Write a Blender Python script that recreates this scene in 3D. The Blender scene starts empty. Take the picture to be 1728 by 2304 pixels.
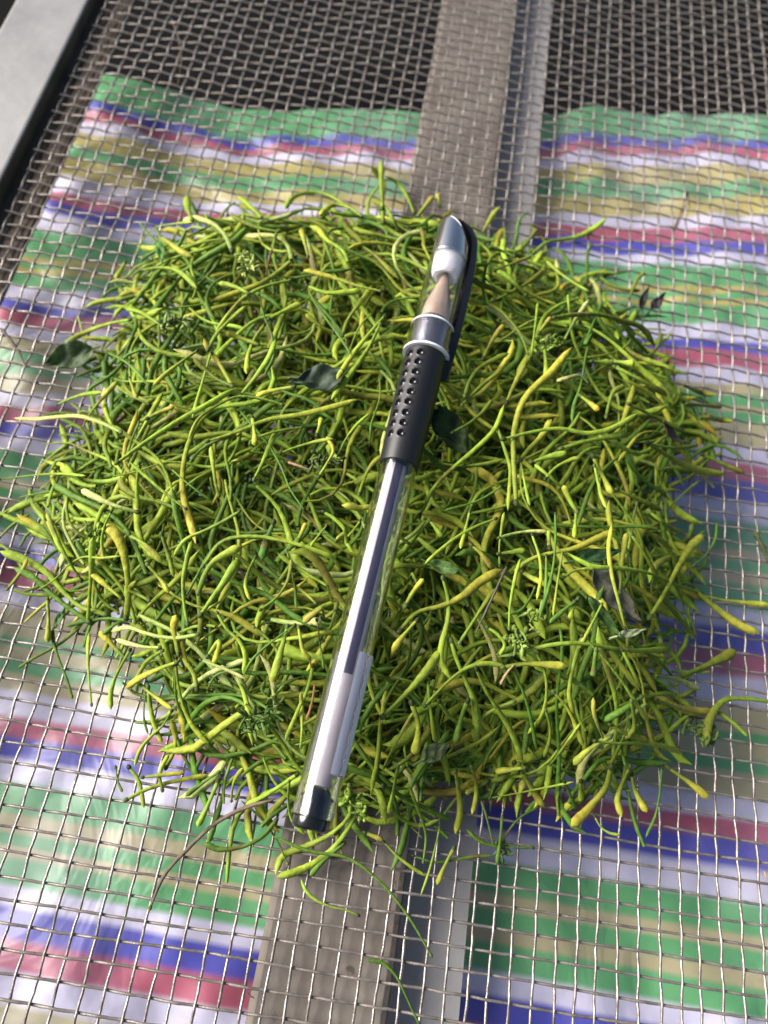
import bpy, bmesh, math, random
import numpy as np
from mathutils import Matrix, Vector

# ---------------------------------------------------------------- camera, sky, sun, exposure
sc = bpy.context.scene
COL = sc.collection
S = 0.0044                                     # one mesh opening is 4.4 mm; lengths below count in openings
CX, CY, CH = 13.18765303, -1.13120335, 41.47434986
R = np.array([[0.98625255, -0.14356745, -0.08181867], [0.16466567, 0.89529202, 0.41392924], [0.01382484, -0.42171149, 0.90662467]])
F = 1779.692

def W(a):                                      # (across, towards the viewer, height) in openings -> metres
    a = np.asarray(a, float)
    return np.stack([(a[..., 0] - 13) * S, -(a[..., 1] + 25) * S, a[..., 2] * S], -1)

cam = bpy.data.objects.new('camera', bpy.data.cameras.new('camera'))
COL.objects.link(cam)
D = np.array([1, -1, -1.])
cols = [D * R[0], D * -R[1], D * -R[2]]
m = Matrix([[cols[c][r] for c in range(3)] for r in range(3)]).to_4x4()
m.translation = Vector(W([CX, CY, CH]))
cam.matrix_world = m
cam.data.sensor_width = 36
cam.data.lens = F / 2304 * 36
cam.data.clip_start = 0.005
cam.data.clip_end = 60
cam.data.dof.use_dof = True
cam.data.dof.focus_distance = 36.5 * S
cam.data.dof.aperture_fstop = cam.data.lens / 1.8
sc.camera = cam

SUN_EL, SUN_AZ = math.radians(33), math.radians(280)       # azimuth clockwise from +Y
world = bpy.data.worlds.new('World'); sc.world = world
world.use_nodes = True
wn = world.node_tree.nodes; wl = world.node_tree.links
bg = wn['Background']
sky = wn.new('ShaderNodeTexSky'); sky.sky_type = 'NISHITA'; sky.sun_disc = False
sky.sun_elevation = SUN_EL; sky.sun_rotation = SUN_AZ
sky.air_density = 1.0; sky.dust_density = 3.0; sky.ozone_density = 1.0
wl.new(sky.outputs[0], bg.inputs[0]); bg.inputs[1].default_value = 0.06
sd = bpy.data.lights.new('sun', 'SUN'); sd.energy = 5.0; sd.angle = math.radians(44); sd.color = (1.0, 0.95, 0.9)
sun = bpy.data.objects.new('sun', sd); COL.objects.link(sun)
tosun = Vector((math.sin(SUN_AZ) * math.cos(SUN_EL), math.cos(SUN_AZ) * math.cos(SUN_EL), math.sin(SUN_EL)))
sun.rotation_euler = (-tosun).to_track_quat('-Z', 'Y').to_euler()
sc.view_settings.view_transform = 'Standard'; sc.view_settings.look = 'None'
sc.view_settings.exposure = 0.86; sc.view_settings.gamma = 1
sc.cycles.max_bounces = 14; sc.cycles.transmission_bounces = 12; sc.cycles.transparent_max_bounces = 12
sc.cycles.glossy_bounces = 6; sc.cycles.diffuse_bounces = 2

rnd = random.Random(11)
rng = np.random.default_rng(11)

# ---------------------------------------------------------------- helpers
def ray(px, py):
    return R.T @ np.array([(px - 864) / F, (py - 1152) / F, 1.0])

def at(px, py, h=0.0):                         # the point of height h seen at a photo pixel (in openings)
    d = ray(px, py)
    s = (h - CH) / (-d[2])
    return np.array([CX + s * d[0], CY + s * d[1], h])

def depth(p):
    q = R @ np.array([p[0] - CX, p[1] - CY, -p[2] + CH])
    return q[2]

def new_obj(name, verts, faces, mat, parent=None, smooth=True, col=None, world=True, mats=None, midx=None):
    me = bpy.data.meshes.new(name)
    v = W(verts) if world else np.asarray(verts, float)
    me.from_pydata(v.tolist(), [], faces if isinstance(faces, list) else faces.tolist())
    if smooth: me.polygons.foreach_set('use_smooth', [True] * len(me.polygons))
    if col is not None:
        a = me.color_attributes.new('tint', 'FLOAT_COLOR', 'POINT')
        c = np.ones((len(v), 4)); c[:, :3] = col
        a.data.foreach_set('color', c.ravel())
    for mm in (mats or [mat]): me.materials.append(mm)
    if midx is not None: me.polygons.foreach_set('material_index', midx)
    me.update()
    o = bpy.data.objects.new(name, me); COL.objects.link(o)
    if parent is not None: o.parent = parent
    return o

def empty(name, loc=(0, 0, 0)):
    o = bpy.data.objects.new(name, None); COL.objects.link(o); o.location = loc; o.empty_display_size = 0.01
    return o

def tag(o, label=None, cat=None, group=None, kind=None):
    if label: o['label'] = label
    if cat: o['category'] = cat
    if group: o['group'] = group
    if kind: o['kind'] = kind
    return o

def mat(name, base=(0.5, 0.5, 0.5), rough=0.5, metal=0.0, **kw):
    mt = bpy.data.materials.new(name); mt.use_nodes = True
    b = mt.node_tree.nodes['Principled BSDF']
    b.inputs['Base Color'].default_value = (*base, 1); b.inputs['Roughness'].default_value = rough
    b.inputs['Metallic'].default_value = metal
    for k, v in kw.items(): b.inputs[k].default_value = v
    return mt

def noise_mat(name, c1, c2, scale, rough=0.6, metal=0.0, bump=0.0, bscale=None, detail=6, speck=None, lo=0.35, hi=0.65, rough2=None, stretch=None):
    mt = mat(name, c1, rough, metal); nt = mt.node_tree; n = nt.nodes; l = nt.links; b = n['Principled BSDF']
    tc = n.new('ShaderNodeTexCoord')
    src = tc.outputs['Object']
    if stretch:
        mp = n.new('ShaderNodeMapping'); mp.inputs['Scale'].default_value = stretch; l.new(src, mp.inputs[0]); src = mp.outputs[0]
    nz = n.new('ShaderNodeTexNoise'); nz.inputs['Scale'].default_value = scale; nz.inputs['Detail'].default_value = detail
    l.new(src, nz.inputs['Vector'])
    cr = n.new('ShaderNodeValToRGB'); cr.color_ramp.elements[0].position = lo; cr.color_ramp.elements[1].position = hi
    cr.color_ramp.elements[0].color = (*c1, 1); cr.color_ramp.elements[1].color = (*c2, 1)
    l.new(nz.outputs[0], cr.inputs[0])
    out = cr.outputs[0]
    if speck:
        nz2 = n.new('ShaderNodeTexNoise'); nz2.inputs['Scale'].default_value = speck[1]; nz2.inputs['Detail'].default_value = 3
        l.new(src, nz2.inputs['Vector'])
        c2r = n.new('ShaderNodeValToRGB'); c2r.color_ramp.elements[0].position = speck[2]; c2r.color_ramp.elements[1].position = speck[2] + 0.06
        l.new(nz2.outputs[0], c2r.inputs[0])
        mx = n.new('ShaderNodeMix'); mx.data_type = 'RGBA'
        l.new(c2r.outputs[0], mx.inputs[0]); l.new(out, mx.inputs[6]); mx.inputs[7].default_value = (*speck[0], 1)
        out = mx.outputs[2]
    l.new(out, b.inputs['Base Color'])
    if rough2 is not None:
        mr = n.new('ShaderNodeMapRange'); l.new(nz.outputs[0], mr.inputs[0]); mr.inputs[1].default_value = lo; mr.inputs[2].default_value = hi
        mr.inputs[3].default_value = rough; mr.inputs[4].default_value = rough2; l.new(mr.outputs[0], b.inputs['Roughness'])
    if bump:
        nb = n.new('ShaderNodeTexNoise'); nb.inputs['Scale'].default_value = bscale or scale * 4; nb.inputs['Detail'].default_value = 5
        l.new(src, nb.inputs['Vector'])
        bp = n.new('ShaderNodeBump'); bp.inputs['Strength'].default_value = 1; bp.inputs['Distance'].default_value = bump
        l.new(nb.outputs[0], bp.inputs['Height']); l.new(bp.outputs[0], b.inputs['Normal'])
    return mt

def tint_mat(name, rough, sss=0.0, bump=0.0, bscale=900, trans=0.0, spec=0.5, vary=0.25):
    mt = mat(name, (0.3, 0.35, 0.05), rough); nt = mt.node_tree; n = nt.nodes; l = nt.links; b = n['Principled BSDF']
    at_ = n.new('ShaderNodeAttribute'); at_.attribute_name = 'tint'
    tc = n.new('ShaderNodeTexCoord')
    nz = n.new('ShaderNodeTexNoise'); nz.inputs['Scale'].default_value = bscale * 0.5; nz.inputs['Detail'].default_value = 5
    l.new(tc.outputs['Object'], nz.inputs['Vector'])
    mr = n.new('ShaderNodeMapRange'); mr.inputs[1].default_value = 0.3; mr.inputs[2].default_value = 0.7
    mr.inputs[3].default_value = 1 - vary; mr.inputs[4].default_value = 1 + vary
    l.new(nz.outputs[0], mr.inputs[0])
    vm = n.new('ShaderNodeVectorMath'); vm.operation = 'SCALE'
    l.new(at_.outputs['Color'], vm.inputs[0]); l.new(mr.outputs[0], vm.inputs['Scale'])
    l.new(vm.outputs[0], b.inputs['Base Color'])
    b.inputs['Specular IOR Level'].default_value = spec
    if bump:
        bp = n.new('ShaderNodeBump'); bp.inputs['Strength'].default_value = 1; bp.inputs['Distance'].default_value = bump
        l.new(nz.outputs[0], bp.inputs['Height']); l.new(bp.outputs[0], b.inputs['Normal'])
    if trans:
        tr = n.new('ShaderNodeBsdfTranslucent'); l.new(vm.outputs[0], tr.inputs[0])
        ms = n.new('ShaderNodeMixShader'); ms.inputs[0].default_value = trans
        l.new(b.outputs[0], ms.inputs[1]); l.new(tr.outputs[0], ms.inputs[2])
        l.new(ms.outputs[0], n['Material Output'].inputs[0])
    return mt

def box(x0, x1, y0, y1, h0, h1, bevel=0.0):
    return [(x0, y0, h0), (x1, y0, h0), (x1, y1, h0), (x0, y1, h0), (x0, y0, h1), (x1, y0, h1), (x1, y1, h1), (x0, y1, h1)], \
        [(0, 1, 2, 3), (7, 6, 5, 4), (4, 5, 1, 0), (5, 6, 2, 1), (6, 7, 3, 2), (7, 4, 0, 3)]

def bar_profile(profile, xs_top, xs_bot, y0, y1, seg=1):
    """profile: (x offset, h) list closed; swept along y, left edge going from xs_top to xs_bot"""
    v = []; n = len(profile)
    for k in range(seg + 1):
        t = k / seg
        for (dx, h) in profile: v.append((xs_top + (xs_bot - xs_top) * t + dx, y0 + (y1 - y0) * t, h))
    f = []
    for k in range(seg):
        for i in range(n):
            a = k * n + i; b = k * n + (i + 1) % n
            f.append((a, b, b + n, a + n))
    f.append(tuple(range(n))[::-1]); f.append(tuple(range(seg * n, seg * n + n)))
    return v, f

def tube(P, rad, sides=7, flat=1.0, wob=None, caps=True, up=(0, 0, 1)):
    P = np.asarray(P, float); n = len(P)
    T = np.gradient(P, axis=0); T /= np.linalg.norm(T, axis=1)[:, None] + 1e-9
    up = np.asarray(up, float)
    A = np.cross(T, up); bad = np.linalg.norm(A, axis=1) < 1e-3
    A[bad] = (1, 0, 0); A /= np.linalg.norm(A, axis=1)[:, None]
    B = np.cross(A, T)
    th = np.arange(sides) / sides * 2 * math.pi
    rad = np.asarray(rad, float)
    rr = rad[:, None] * np.ones((1, sides))
    if wob is not None: rr = rr * wob
    V = P[:, None, :] + A[:, None, :] * (rr * np.cos(th))[:, :, None] + B[:, None, :] * (rr * flat * np.sin(th))[:, :, None]
    V = V.reshape(-1, 3)
    i = np.arange(n - 1)[:, None] * sides; j = np.arange(sides)[None, :]; j2 = (j + 1) % sides
    Fq = np.stack([i + j, i + j2, i + sides + j2, i + sides + j], -1).reshape(-1, 4)
    return V, Fq

def lathe(prof, sides=48, cap0=False, cap1=False):
    """prof: list of (s, r) along local +X"""
    v = []; f = []
    for (s, r) in prof:
        for k in range(sides):
            a = 2 * math.pi * k / sides
            v.append((s, r * math.cos(a), r * math.sin(a)))
    for i in range(len(prof) - 1):
        for k in range(sides):
            k2 = (k + 1) % sides
            f.append((i * sides + k, i * sides + k2, (i + 1) * sides + k2, (i + 1) * sides + k)[::-1])
    if cap0: f.append(tuple(range(sides)))
    if cap1: f.append(tuple(range((len(prof) - 1) * sides, len(prof) * sides))[::-1])
    return v, f

# ---------------------------------------------------------------- materials
M_frame = noise_mat('galvanised_steel', (0.22, 0.22, 0.215), (0.36, 0.35, 0.34), 38, rough=0.55, metal=0.25, bump=0.0002, bscale=160, rough2=0.42)
M_ledge = noise_mat('rust_and_shade_steel', (0.055, 0.042, 0.03), (0.11, 0.085, 0.06), 60, rough=0.8, bump=0.0003)  # ledge rust, reused as painted shade on the rail's inner wall
M_bar = noise_mat('weathered_bar', (0.155, 0.13, 0.11), (0.205, 0.178, 0.152), 60, rough=0.85, bump=0.0002, bscale=420, speck=((0.085, 0.068, 0.055), 300, 0.68))
M_strip = noise_mat('grey_painted_steel', (0.36, 0.345, 0.34), (0.46, 0.44, 0.43), 45, rough=0.7, bump=0.0002)
M_wire = noise_mat('galvanised_wire', (0.15, 0.125, 0.108), (0.42, 0.385, 0.35), 420, rough=0.46, metal=0.7, bump=0.0001, bscale=2500, rough2=0.34, lo=0.3, hi=0.66)
M_wire2 = noise_mat('dull_wire', (0.17, 0.142, 0.122), (0.33, 0.29, 0.255), 380, rough=0.5, metal=0.45, bump=0.0001, bscale=2500, rough2=0.42, lo=0.3, hi=0.65)
M_ground = noise_mat('dark_ground', (0.004, 0.004, 0.005), (0.009, 0.009, 0.009), 6, rough=1.0)
M_ground.node_tree.nodes['Principled BSDF'].inputs['Specular IOR Level'].default_value = 0.05
M_bud = tint_mat('bud_skin', 0.60, bump=0.0004, bscale=1100, trans=0.03, spec=0.26, vary=0.26)
M_leaf = tint_mat('leaf_skin', 0.6, bump=0.0006, bscale=900, trans=0.1, spec=0.3, vary=0.3)
M_dry = tint_mat('dried_bit', 0.75, bump=0.0003, bscale=1500, spec=0.2)
M_clear = mat('clear_plastic', (0.99, 0.99, 1.0), 0.03, 0.0, **{'Transmission Weight': 1.0, 'IOR': 1.46})
M_rubber = mat('black_rubber', (0.012, 0.012, 0.014), 0.42)
M_black = mat('black_plastic', (0.008, 0.008, 0.009), 0.16, **{'Coat Weight': 0.5})
M_chrome = mat('chrome', (0.70, 0.70, 0.70), 0.2, 1.0)
M_brass = noise_mat('pale_metal_nib', (0.60, 0.44, 0.32), (0.66, 0.50, 0.38), 200, rough=0.32, metal=0.35)
M_white = mat('milky_plastic', (0.86, 0.85, 0.9), 0.35)
M_label = mat('white_film', (0.86, 0.86, 0.97), 0.45)
M_ink_shade = mat('ink_and_shade', (0.06, 0.055, 0.10), 0.22, **{'Coat Weight': 1.0, 'Coat Roughness': 0.12})

# ---------------------------------------------------------------- the setting
v, f = [(-400, -600, -75), (400, -600, -75), (400, 400, -75), (-400, 400, -75)], [(0, 3, 2, 1)]
tag(new_obj('ground', v, f, M_ground, smooth=False), kind='structure')

# steel frame on the left: proud rail with a dark inner wall and a ledge that carries the wire mesh
fr = empty('steel_frame', W([-18, -30, 0]))
def child(name, v, f, mt, par, **k):
    loc = np.array(par.location)
    o = new_obj(name, v, f, mt, None, **k)
    o.parent = par; o.matrix_parent_inverse = Matrix.Translation(-par.location)
    return o
RX = -14.72; RH = 0.9
xl = at(38, 0, RH)[0]
prof = [(0, -1.2), (0, RH - 0.12), (-0.06, RH - 0.03), (-0.18, RH), (xl - RX + 0.2, RH), (xl - RX + 0.06, RH - 0.04), (xl - RX, RH - 0.2), (xl - RX, -1.2)]
v, f = bar_profile(prof, RX, RX - 0.35, -110, 40, 30)
child('rail', v, f, M_frame, fr, smooth=False)
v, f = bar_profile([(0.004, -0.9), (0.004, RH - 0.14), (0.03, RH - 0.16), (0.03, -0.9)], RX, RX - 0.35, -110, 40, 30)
child('wall_shade_strip', v, f, M_ledge, fr, smooth=False)  # thin dark brown sheet paints shade onto the rail's inner wall
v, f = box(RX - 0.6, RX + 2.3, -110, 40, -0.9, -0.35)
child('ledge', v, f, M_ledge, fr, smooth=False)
tag(fr, 'mottled grey galvanised steel frame rail at the upper left edge of the wire mesh', 'frame')

# cross bar under the mesh, pale strip of steel beside it
cb = empty('cross_bar', W([15, -30, -2]))
wd = 6.35
b = 0.35
prof = [(0, -1.8), (0, -0.7 - b), (b * 0.3, -0.7 - b * 0.3), (b, -0.6), (wd - b, -0.6), (wd - b * 0.3, -0.7), (wd, -0.6 - b), (wd, -1.8)]
v, f = bar_profile(prof, 12.5 - 0.22, 11.15, -110, 25, 40)
v = [(x + 0.03 * math.sin(y * 0.7) + 0.02 * math.sin(y * 2.3), y, h) for x, y, h in v]
child('bar', v, f, M_bar, cb, smooth=False)
v, f = bar_profile([(0, -3.2), (0, -2.9), (4.3, -2.9), (4.3, -3.2)][::-1], 17.2, 16.95, -110, 25, 4)
child('flange', v, f, M_strip, cb, smooth=False)
tag(cb, 'brown weathered cross bar with pale grey flange under the middle of the wire mesh', 'bar')

# striped tarp
TH = -6.0
G_, B_, R_, W_, Y_, T_ = (0.14, 0.43, 0.18), (0.10, 0.10, 0.52), (0.52, 0.13, 0.20), (0.70, 0.67, 0.86), (0.54, 0.46, 0.15), (0.50, 0.45, 0.26)
seq = [G_, B_, R_, W_, Y_, G_, Y_, W_, R_, B_, W_, G_, Y_, G_, Y_, G_, W_, B_, R_, W_, T_, G_, T_, G_, T_, W_, R_, B_, W_, G_, T_, G_, T_, G_, W_, B_, R_, W_, T_, G_, T_, G_, T_, W_, R_, B_, W_, G_, T_, G_, T_, G_, W_, B_, R_, W_, T_, G_]
yr = [255, 320, 334, 358, 384, 414, 444, 490, 521, 548, 576, 605, 653, 668, 682, 692, 740, 776, 796, 835, 872, 894, 918, 930, 951, 1007, 1045, 1084, 1130, 1176, 1241, 1262, 1287, 1312, 1372, 1416, 1469, 1525, 1588, 1651, 1673, 1708, 1740, 1801, 1850, 1893, 1958, 2032, 2108, 2138, 2186, 2222, 2290, 2345, 2410, 2480, 2560, 2660]
yl = [151, 226, 250, 272, 298, 334, 361, 408, 446, 470, 497, 530, 585, 596, 604, 617, 648, 684, 705, 738, 765, 795, 818, 825, 845, 885, 915, 950, 987, 1018, 1087, 1105, 1126, 1150, 1205, 1238, 1272, 1330, 1374, 1440, 1459, 1486, 1519, 1559, 1617, 1662, 1710, 1763, 1836, 1880, 1908, 1934, 1998, 2045, 2118, 2190, 2265, 2350]
mids = {521: [240, 310, 330, 348, 367, 398, 432, 460, 485, 509, 538], 1239: [265, 324, 341, 362, 387, 414, 450, 487, 511, 536, 564], 1593: [250, 306, 324, 344, 368, 414, 445, 487, 513, 547, 575]}
curves = []
for k in range(len(seq)):
    pts = [at(172 if k < 12 else 60, yl[k], TH)[:2]]
    for mx, my in mids.items():
        if k < len(my): pts.append(at(mx, my[k], TH)[:2])
    pts.append(at(1690, yr[k], TH)[:2])
    curves.append(np.array(pts))
tx0 = at(166, 160, TH)[0] - 0.6; tx1 = 48.0
NX, NY = 260, 420
xs = np.linspace(tx0, tx1, NX)
yb = np.stack([np.interp(xs, c[:, 0], c[:, 1]) for c in curves], 1)          # NX x K
vs = np.linspace(0, 1, NY)
ylo = yb[:, 0]; yhi = yb[:, -1]
Vt = []; Cidx = []
kk = np.arange(len(seq))
for j in range(NY):
    y = ylo + (yhi - ylo) * vs[j]
    vi = np.array([np.interp(y[i], yb[i], kk) for i in range(NX)])
    h = TH + 0.22 * np.sin(xs * 0.35 + y * 0.12) + 0.12 * np.sin(xs * 0.9 - y * 0.55 + 2) + 0.09 * np.sin(xs * 1.7 + y * 0.9) * np.sin(y * 0.31)
    h = h + 0.25 * np.abs(np.sin(xs * 0.42 - y * 0.63 + 1.5 * np.sin(y * 0.2))) ** 3
    h = h + 0.9 * np.exp(-((xs - 26) / 2.2) ** 2 - ((y + 66) / 9) ** 2)
    if j == 0: h = h - 0.5
    Vt.append(np.stack([xs, y, h], 1)); Cidx.append(vi)
Vt = np.array(Vt).reshape(-1, 3); Cidx = np.array(Cidx).ravel()
q = np.arange(NY - 1)[:, None] * NX + np.arange(NX - 1)[None, :]
Ft = np.stack([q, q + NX, q + NX + 1, q + 1], -1).reshape(-1, 4)
mt = mat('striped_tarp', (0.5, 0.5, 0.5), 0.42, **{'Specular IOR Level': 0.9}); nt = mt.node_tree; n = nt.nodes; l = nt.links; pb = n['Principled BSDF']
an = n.new('ShaderNodeAttribute'); an.attribute_name = 'stripe'
K = len(seq)
def ramp(lo, hi, items):
    mr = n.new('ShaderNodeMapRange'); l.new(an.outputs['Fac'], mr.inputs[0]); mr.inputs[1].default_value = lo; mr.inputs[2].default_value = hi
    cr = n.new('ShaderNodeValToRGB'); cr.color_ramp.interpolation = 'LINEAR'
    els = cr.color_ramp.elements
    st = []
    for k in items:
        st.append(((k + 0.13 - lo) / (hi - lo), seq[k])); st.append(((k + 0.87 - lo) / (hi - lo), seq[k]))
    els[0].position = st[0][0]; els[0].color = (*st[0][1], 1); els[1].position = st[-1][0]; els[1].color = (*st[-1][1], 1)
    for p_, c_ in st[1:-1]:
        e = els.new(p_); e.color = (*c_, 1)
    l.new(mr.outputs[0], cr.inputs[0]); return cr.outputs[0]
prev = None
for lo in range(0, K, 14):
    hi = min(lo + 14, K)
    items = list(range(lo, min(hi + 1, K)))
    o_ = ramp(lo, hi + 1, items)
    if prev is None: prev = o_
    else:
        gt = n.new('ShaderNodeMath'); gt.operation = 'GREATER_THAN'; gt.inputs[1].default_value = lo + 0.5; l.new(an.outputs['Fac'], gt.inputs[0])
        mx = n.new('ShaderNodeMix'); mx.data_type = 'RGBA'; l.new(gt.outputs[0], mx.inputs[0]); l.new(prev, mx.inputs[6]); l.new(o_, mx.inputs[7]); prev = mx.outputs[2]
fz = n.new('ShaderNodeTexNoise'); fz.inputs['Scale'].default_value = 14; fz.inputs['Detail'].default_value = 5
tcf = n.new('ShaderNodeTexCoord'); l.new(tcf.outputs['Object'], fz.inputs['Vector'])
fm = n.new('ShaderNodeMapRange'); fm.inputs[1].default_value = 0.42; fm.inputs[2].default_value = 0.75; fm.inputs[3].default_value = 0.0; fm.inputs[4].default_value = 0.32; l.new(fz.outputs[0], fm.inputs[0])
fx = n.new('ShaderNodeMix'); fx.data_type = 'RGBA'; l.new(fm.outputs[0], fx.inputs[0]); l.new(prev, fx.inputs[6]); fx.inputs[7].default_value = (*W_, 1); prev = fx.outputs[2]
l.new(prev, pb.inputs['Base Color'])
tcn = n.new('ShaderNodeTexCoord'); nzz = n.new('ShaderNodeTexNoise'); nzz.inputs['Scale'].default_value = 26; nzz.inputs['Detail'].default_value = 4; nzz.inputs['Distortion'].default_value = 0.8
l.new(tcn.outputs['Object'], nzz.inputs['Vector'])
bp = n.new('ShaderNodeBump'); bp.inputs['Distance'].default_value = 0.0035; bp.inputs['Strength'].default_value = 1; l.new(nzz.outputs[0], bp.inputs['Height']); l.new(bp.outputs[0], pb.inputs['Normal'])
trl = n.new('ShaderNodeBsdfTranslucent'); l.new(prev, trl.inputs[0]); msx = n.new('ShaderNodeMixShader'); msx.inputs[0].default_value = 0.12
l.new(pb.outputs[0], msx.inputs[1]); l.new(trl.outputs[0], msx.inputs[2]); l.new(msx.outputs[0], n['Material Output'].inputs[0])
tarp = new_obj('striped_tarp', Vt, Ft, mt)
a = tarp.data.attributes.new('stripe', 'FLOAT', 'POINT'); a.data.foreach_set('value', Cidx.astype(np.float32))
tag(tarp, 'crumpled plastic tarp striped green, blue, pink, tan and white, spread below the wire mesh', 'tarp')

# ---------------------------------------------------------------- the woven wire mesh
WR = 0.070
wm = empty('wire_mesh', W([13, -25, 0]))
I0, I1 = -14, 42
J0, J1 = -80, 10
PY = float(0.966)
def crimp(n0, n1, other, par):
    ks = np.arange(n0 * 4, n1 * 4 + 1) / 4.0
    z = np.empty(len(ks))
    for a_, k in enumerate(ks):
        lo_, fr_ = int(math.floor(k)), k - math.floor(k)
        s0 = 1 if (lo_ + other) % 2 == par else -1
        z[a_] = {0.0: s0, 0.25: s0 * 0.62, 0.5: 0.0, 0.75: -s0 * 0.62}[fr_]
    return ks, z
sagk = lambda x, y: 0.10 * np.sin(x * 0.23 + 1) * np.sin(y * 0.11) + 0.05 * np.sin(x * 0.6 + y * 0.35)
def wire_obj(kind, idx):
    if kind == 'a':     # runs away from the viewer
        ks, z = crimp(J0, J1, idx, 0)
        y = ks * PY; x = np.full_like(y, float(idx)) + 0.05 * np.sin(y * 0.17 + idx * 1.3) + 0.03 * np.sin(y * 0.61 + idx * 2.7) + 0.02 * math.sin(idx * 2.1)
        zz = z * WR * 1.02
    else:
        ks, z = crimp(I0, I1, idx, 1)
        x = ks.astype(float); y = np.full_like(x, idx * PY) + 0.05 * np.sin(x * 0.19 + idx * 0.9) + 0.03 * np.sin(x * 0.57 + idx * 1.9) + 0.02 * math.sin(idx * 1.7)
        zz = z * WR * 1.02
    if kind == 'b':
        r0 = rng.uniform(0.05, 0.35); x = x.copy(); x[0] -= r0 if idx % 2 else 0.05; x[0] = max(x[0], -14.25)
    h = zz + sagk(x, y)
    P = np.stack([x, y, h], 1)
    P[:, 0] += rng.normal(0, 0.007, len(P)) * (1 if kind == 'a' else 0); P[:, 1] += rng.normal(0, 0.007, len(P)) * (1 if kind == 'b' else 0)
    V, Fq = tube(P, np.full(len(P), WR * 0.98) * (1 + 0.05 * rng.normal(size=len(P))), 7)
    o = child('wire', V, Fq, M_wire if kind == 'a' else M_wire2, wm)
for i in range(I0, I1 + 1): wire_obj('a', i)
for j in range(J0, J1 + 1): wire_obj('b', j)
tag(wm, 'woven galvanised wire mesh screen that carries the heap of buds', 'wire mesh')

# ---------------------------------------------------------------- the heap: footprint and height
outline = [(430, 470, 2), (600, 455, 2), (880, 460, 2), (1040, 480, 2), (1160, 540, 2), (1330, 600, 2), (1440, 690, 2), (1470, 790, 1.5), (1560, 880, 1), (1590, 1000, 1), (1510, 1150, 1), (1570, 1300, 1), (1510, 1450, 1), (1530, 1620, .7), (1430, 1750, .5), (1240, 1800, .5), (1080, 1740, .5), (980, 1830, .5), (800, 1860, .5), (660, 1850, .5), (520, 1790, .5), (440, 1700, .5), (350, 1600, .5), (300, 1470, .5), (200, 1360, .5), (70, 1270, .7), (90, 1110, .8), (165, 910, 1), (220, 820, 1), (290, 700, 1), (285, 590, 1.5), (340, 520, 2)]
poly = np.array([at(*o)[:2] for o in outline])
def sdist(P):
    P = np.atleast_2d(P)
    a = poly; b_ = np.roll(poly, -1, 0)
    d = np.full(len(P), 1e9); inside = np.zeros(len(P), bool)
    for k in range(len(a)):
        e = b_[k] - a[k]; w = P - a[k]
        t = np.clip((w @ e) / (e @ e), 0, 1)
        d = np.minimum(d, np.linalg.norm(w - t[:, None] * e, axis=1))
        c = (a[k, 1] > P[:, 1]) != (b_[k, 1] > P[:, 1])
        xi = (b_[k, 0] - a[k, 0]) * (P[:, 1] - a[k, 1]) / (b_[k, 1] - a[k, 1] + 1e-12) + a[k, 0]
        inside ^= c & (P[:, 0] < xi)
    return np.where(inside, d, -d)
HM = 5.95
def H(P):
    d = sdist(P); t = np.clip(d / 7.5, 0, 1)
    P = np.atleast_2d(P)
    lump = 0.30 * np.sin(P[:, 0] * 0.8 + 1) * np.sin(P[:, 1] * 0.7) + 0.2 * np.sin(P[:, 0] * 1.7 + P[:, 1] * 1.1)
    return np.where(d > 0, HM * (1 - (1 - t) ** 2.0) ** 0.8 + lump * t, 0.0)

# ---------------------------------------------------------------- the pen's line
P0 = at(1035, 487, 7.55); P1 = at(696, 1868, 6.35)
PL = np.linalg.norm(P0 - P1); PA = (P0 - P1) / PL
def pen_clear(P, hgt):
    """lower points that would run through the pen"""
    rel = P - P1; s = rel @ PA; s_ = np.clip(s, 0, PL)
    ax = P1 + s_[:, None] * PA
    lat = np.linalg.norm((P - ax)[:, :2], axis=1)
    lim = ax[:, 2] - 1.45
    near = (lat < 1.75) & (s > -0.6) & (s < PL + 0.3)
    out = P.copy(); out[near, 2] = np.minimum(out[near, 2], lim[near])
    return out

# ---------------------------------------------------------------- buds
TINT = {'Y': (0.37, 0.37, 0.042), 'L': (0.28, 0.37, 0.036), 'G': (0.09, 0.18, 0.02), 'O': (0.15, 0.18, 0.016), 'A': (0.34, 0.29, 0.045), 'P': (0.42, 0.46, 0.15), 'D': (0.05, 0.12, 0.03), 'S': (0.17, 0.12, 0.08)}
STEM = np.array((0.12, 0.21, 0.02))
def resample(P, n):
    P = np.asarray(P, float)
    if len(P) > 2:                               # Catmull-Rom through the given points
        Q = np.vstack([2 * P[0] - P[1], P, 2 * P[-1] - P[-2]]); out = []
        for i in range(1, len(Q) - 2):
            for t in np.linspace(0, 1, 8, endpoint=False):
                a, b_, c, d = Q[i - 1], Q[i], Q[i + 1], Q[i + 2]
                out.append(0.5 * ((2 * b_) + (c - a) * t + (2 * a - 5 * b_ + 4 * c - d) * t * t + (-a + 3 * b_ - 3 * c + d) * t ** 3))
        out.append(P[-1]); P = np.array(out)
    L = np.r_[0, np.cumsum(np.linalg.norm(np.diff(P, axis=0), axis=1))]
    t = np.linspace(0, L[-1], n)
    return np.stack([np.interp(t, L, P[:, k]) for k in range(P.shape[1])], 1), L[-1]

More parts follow.
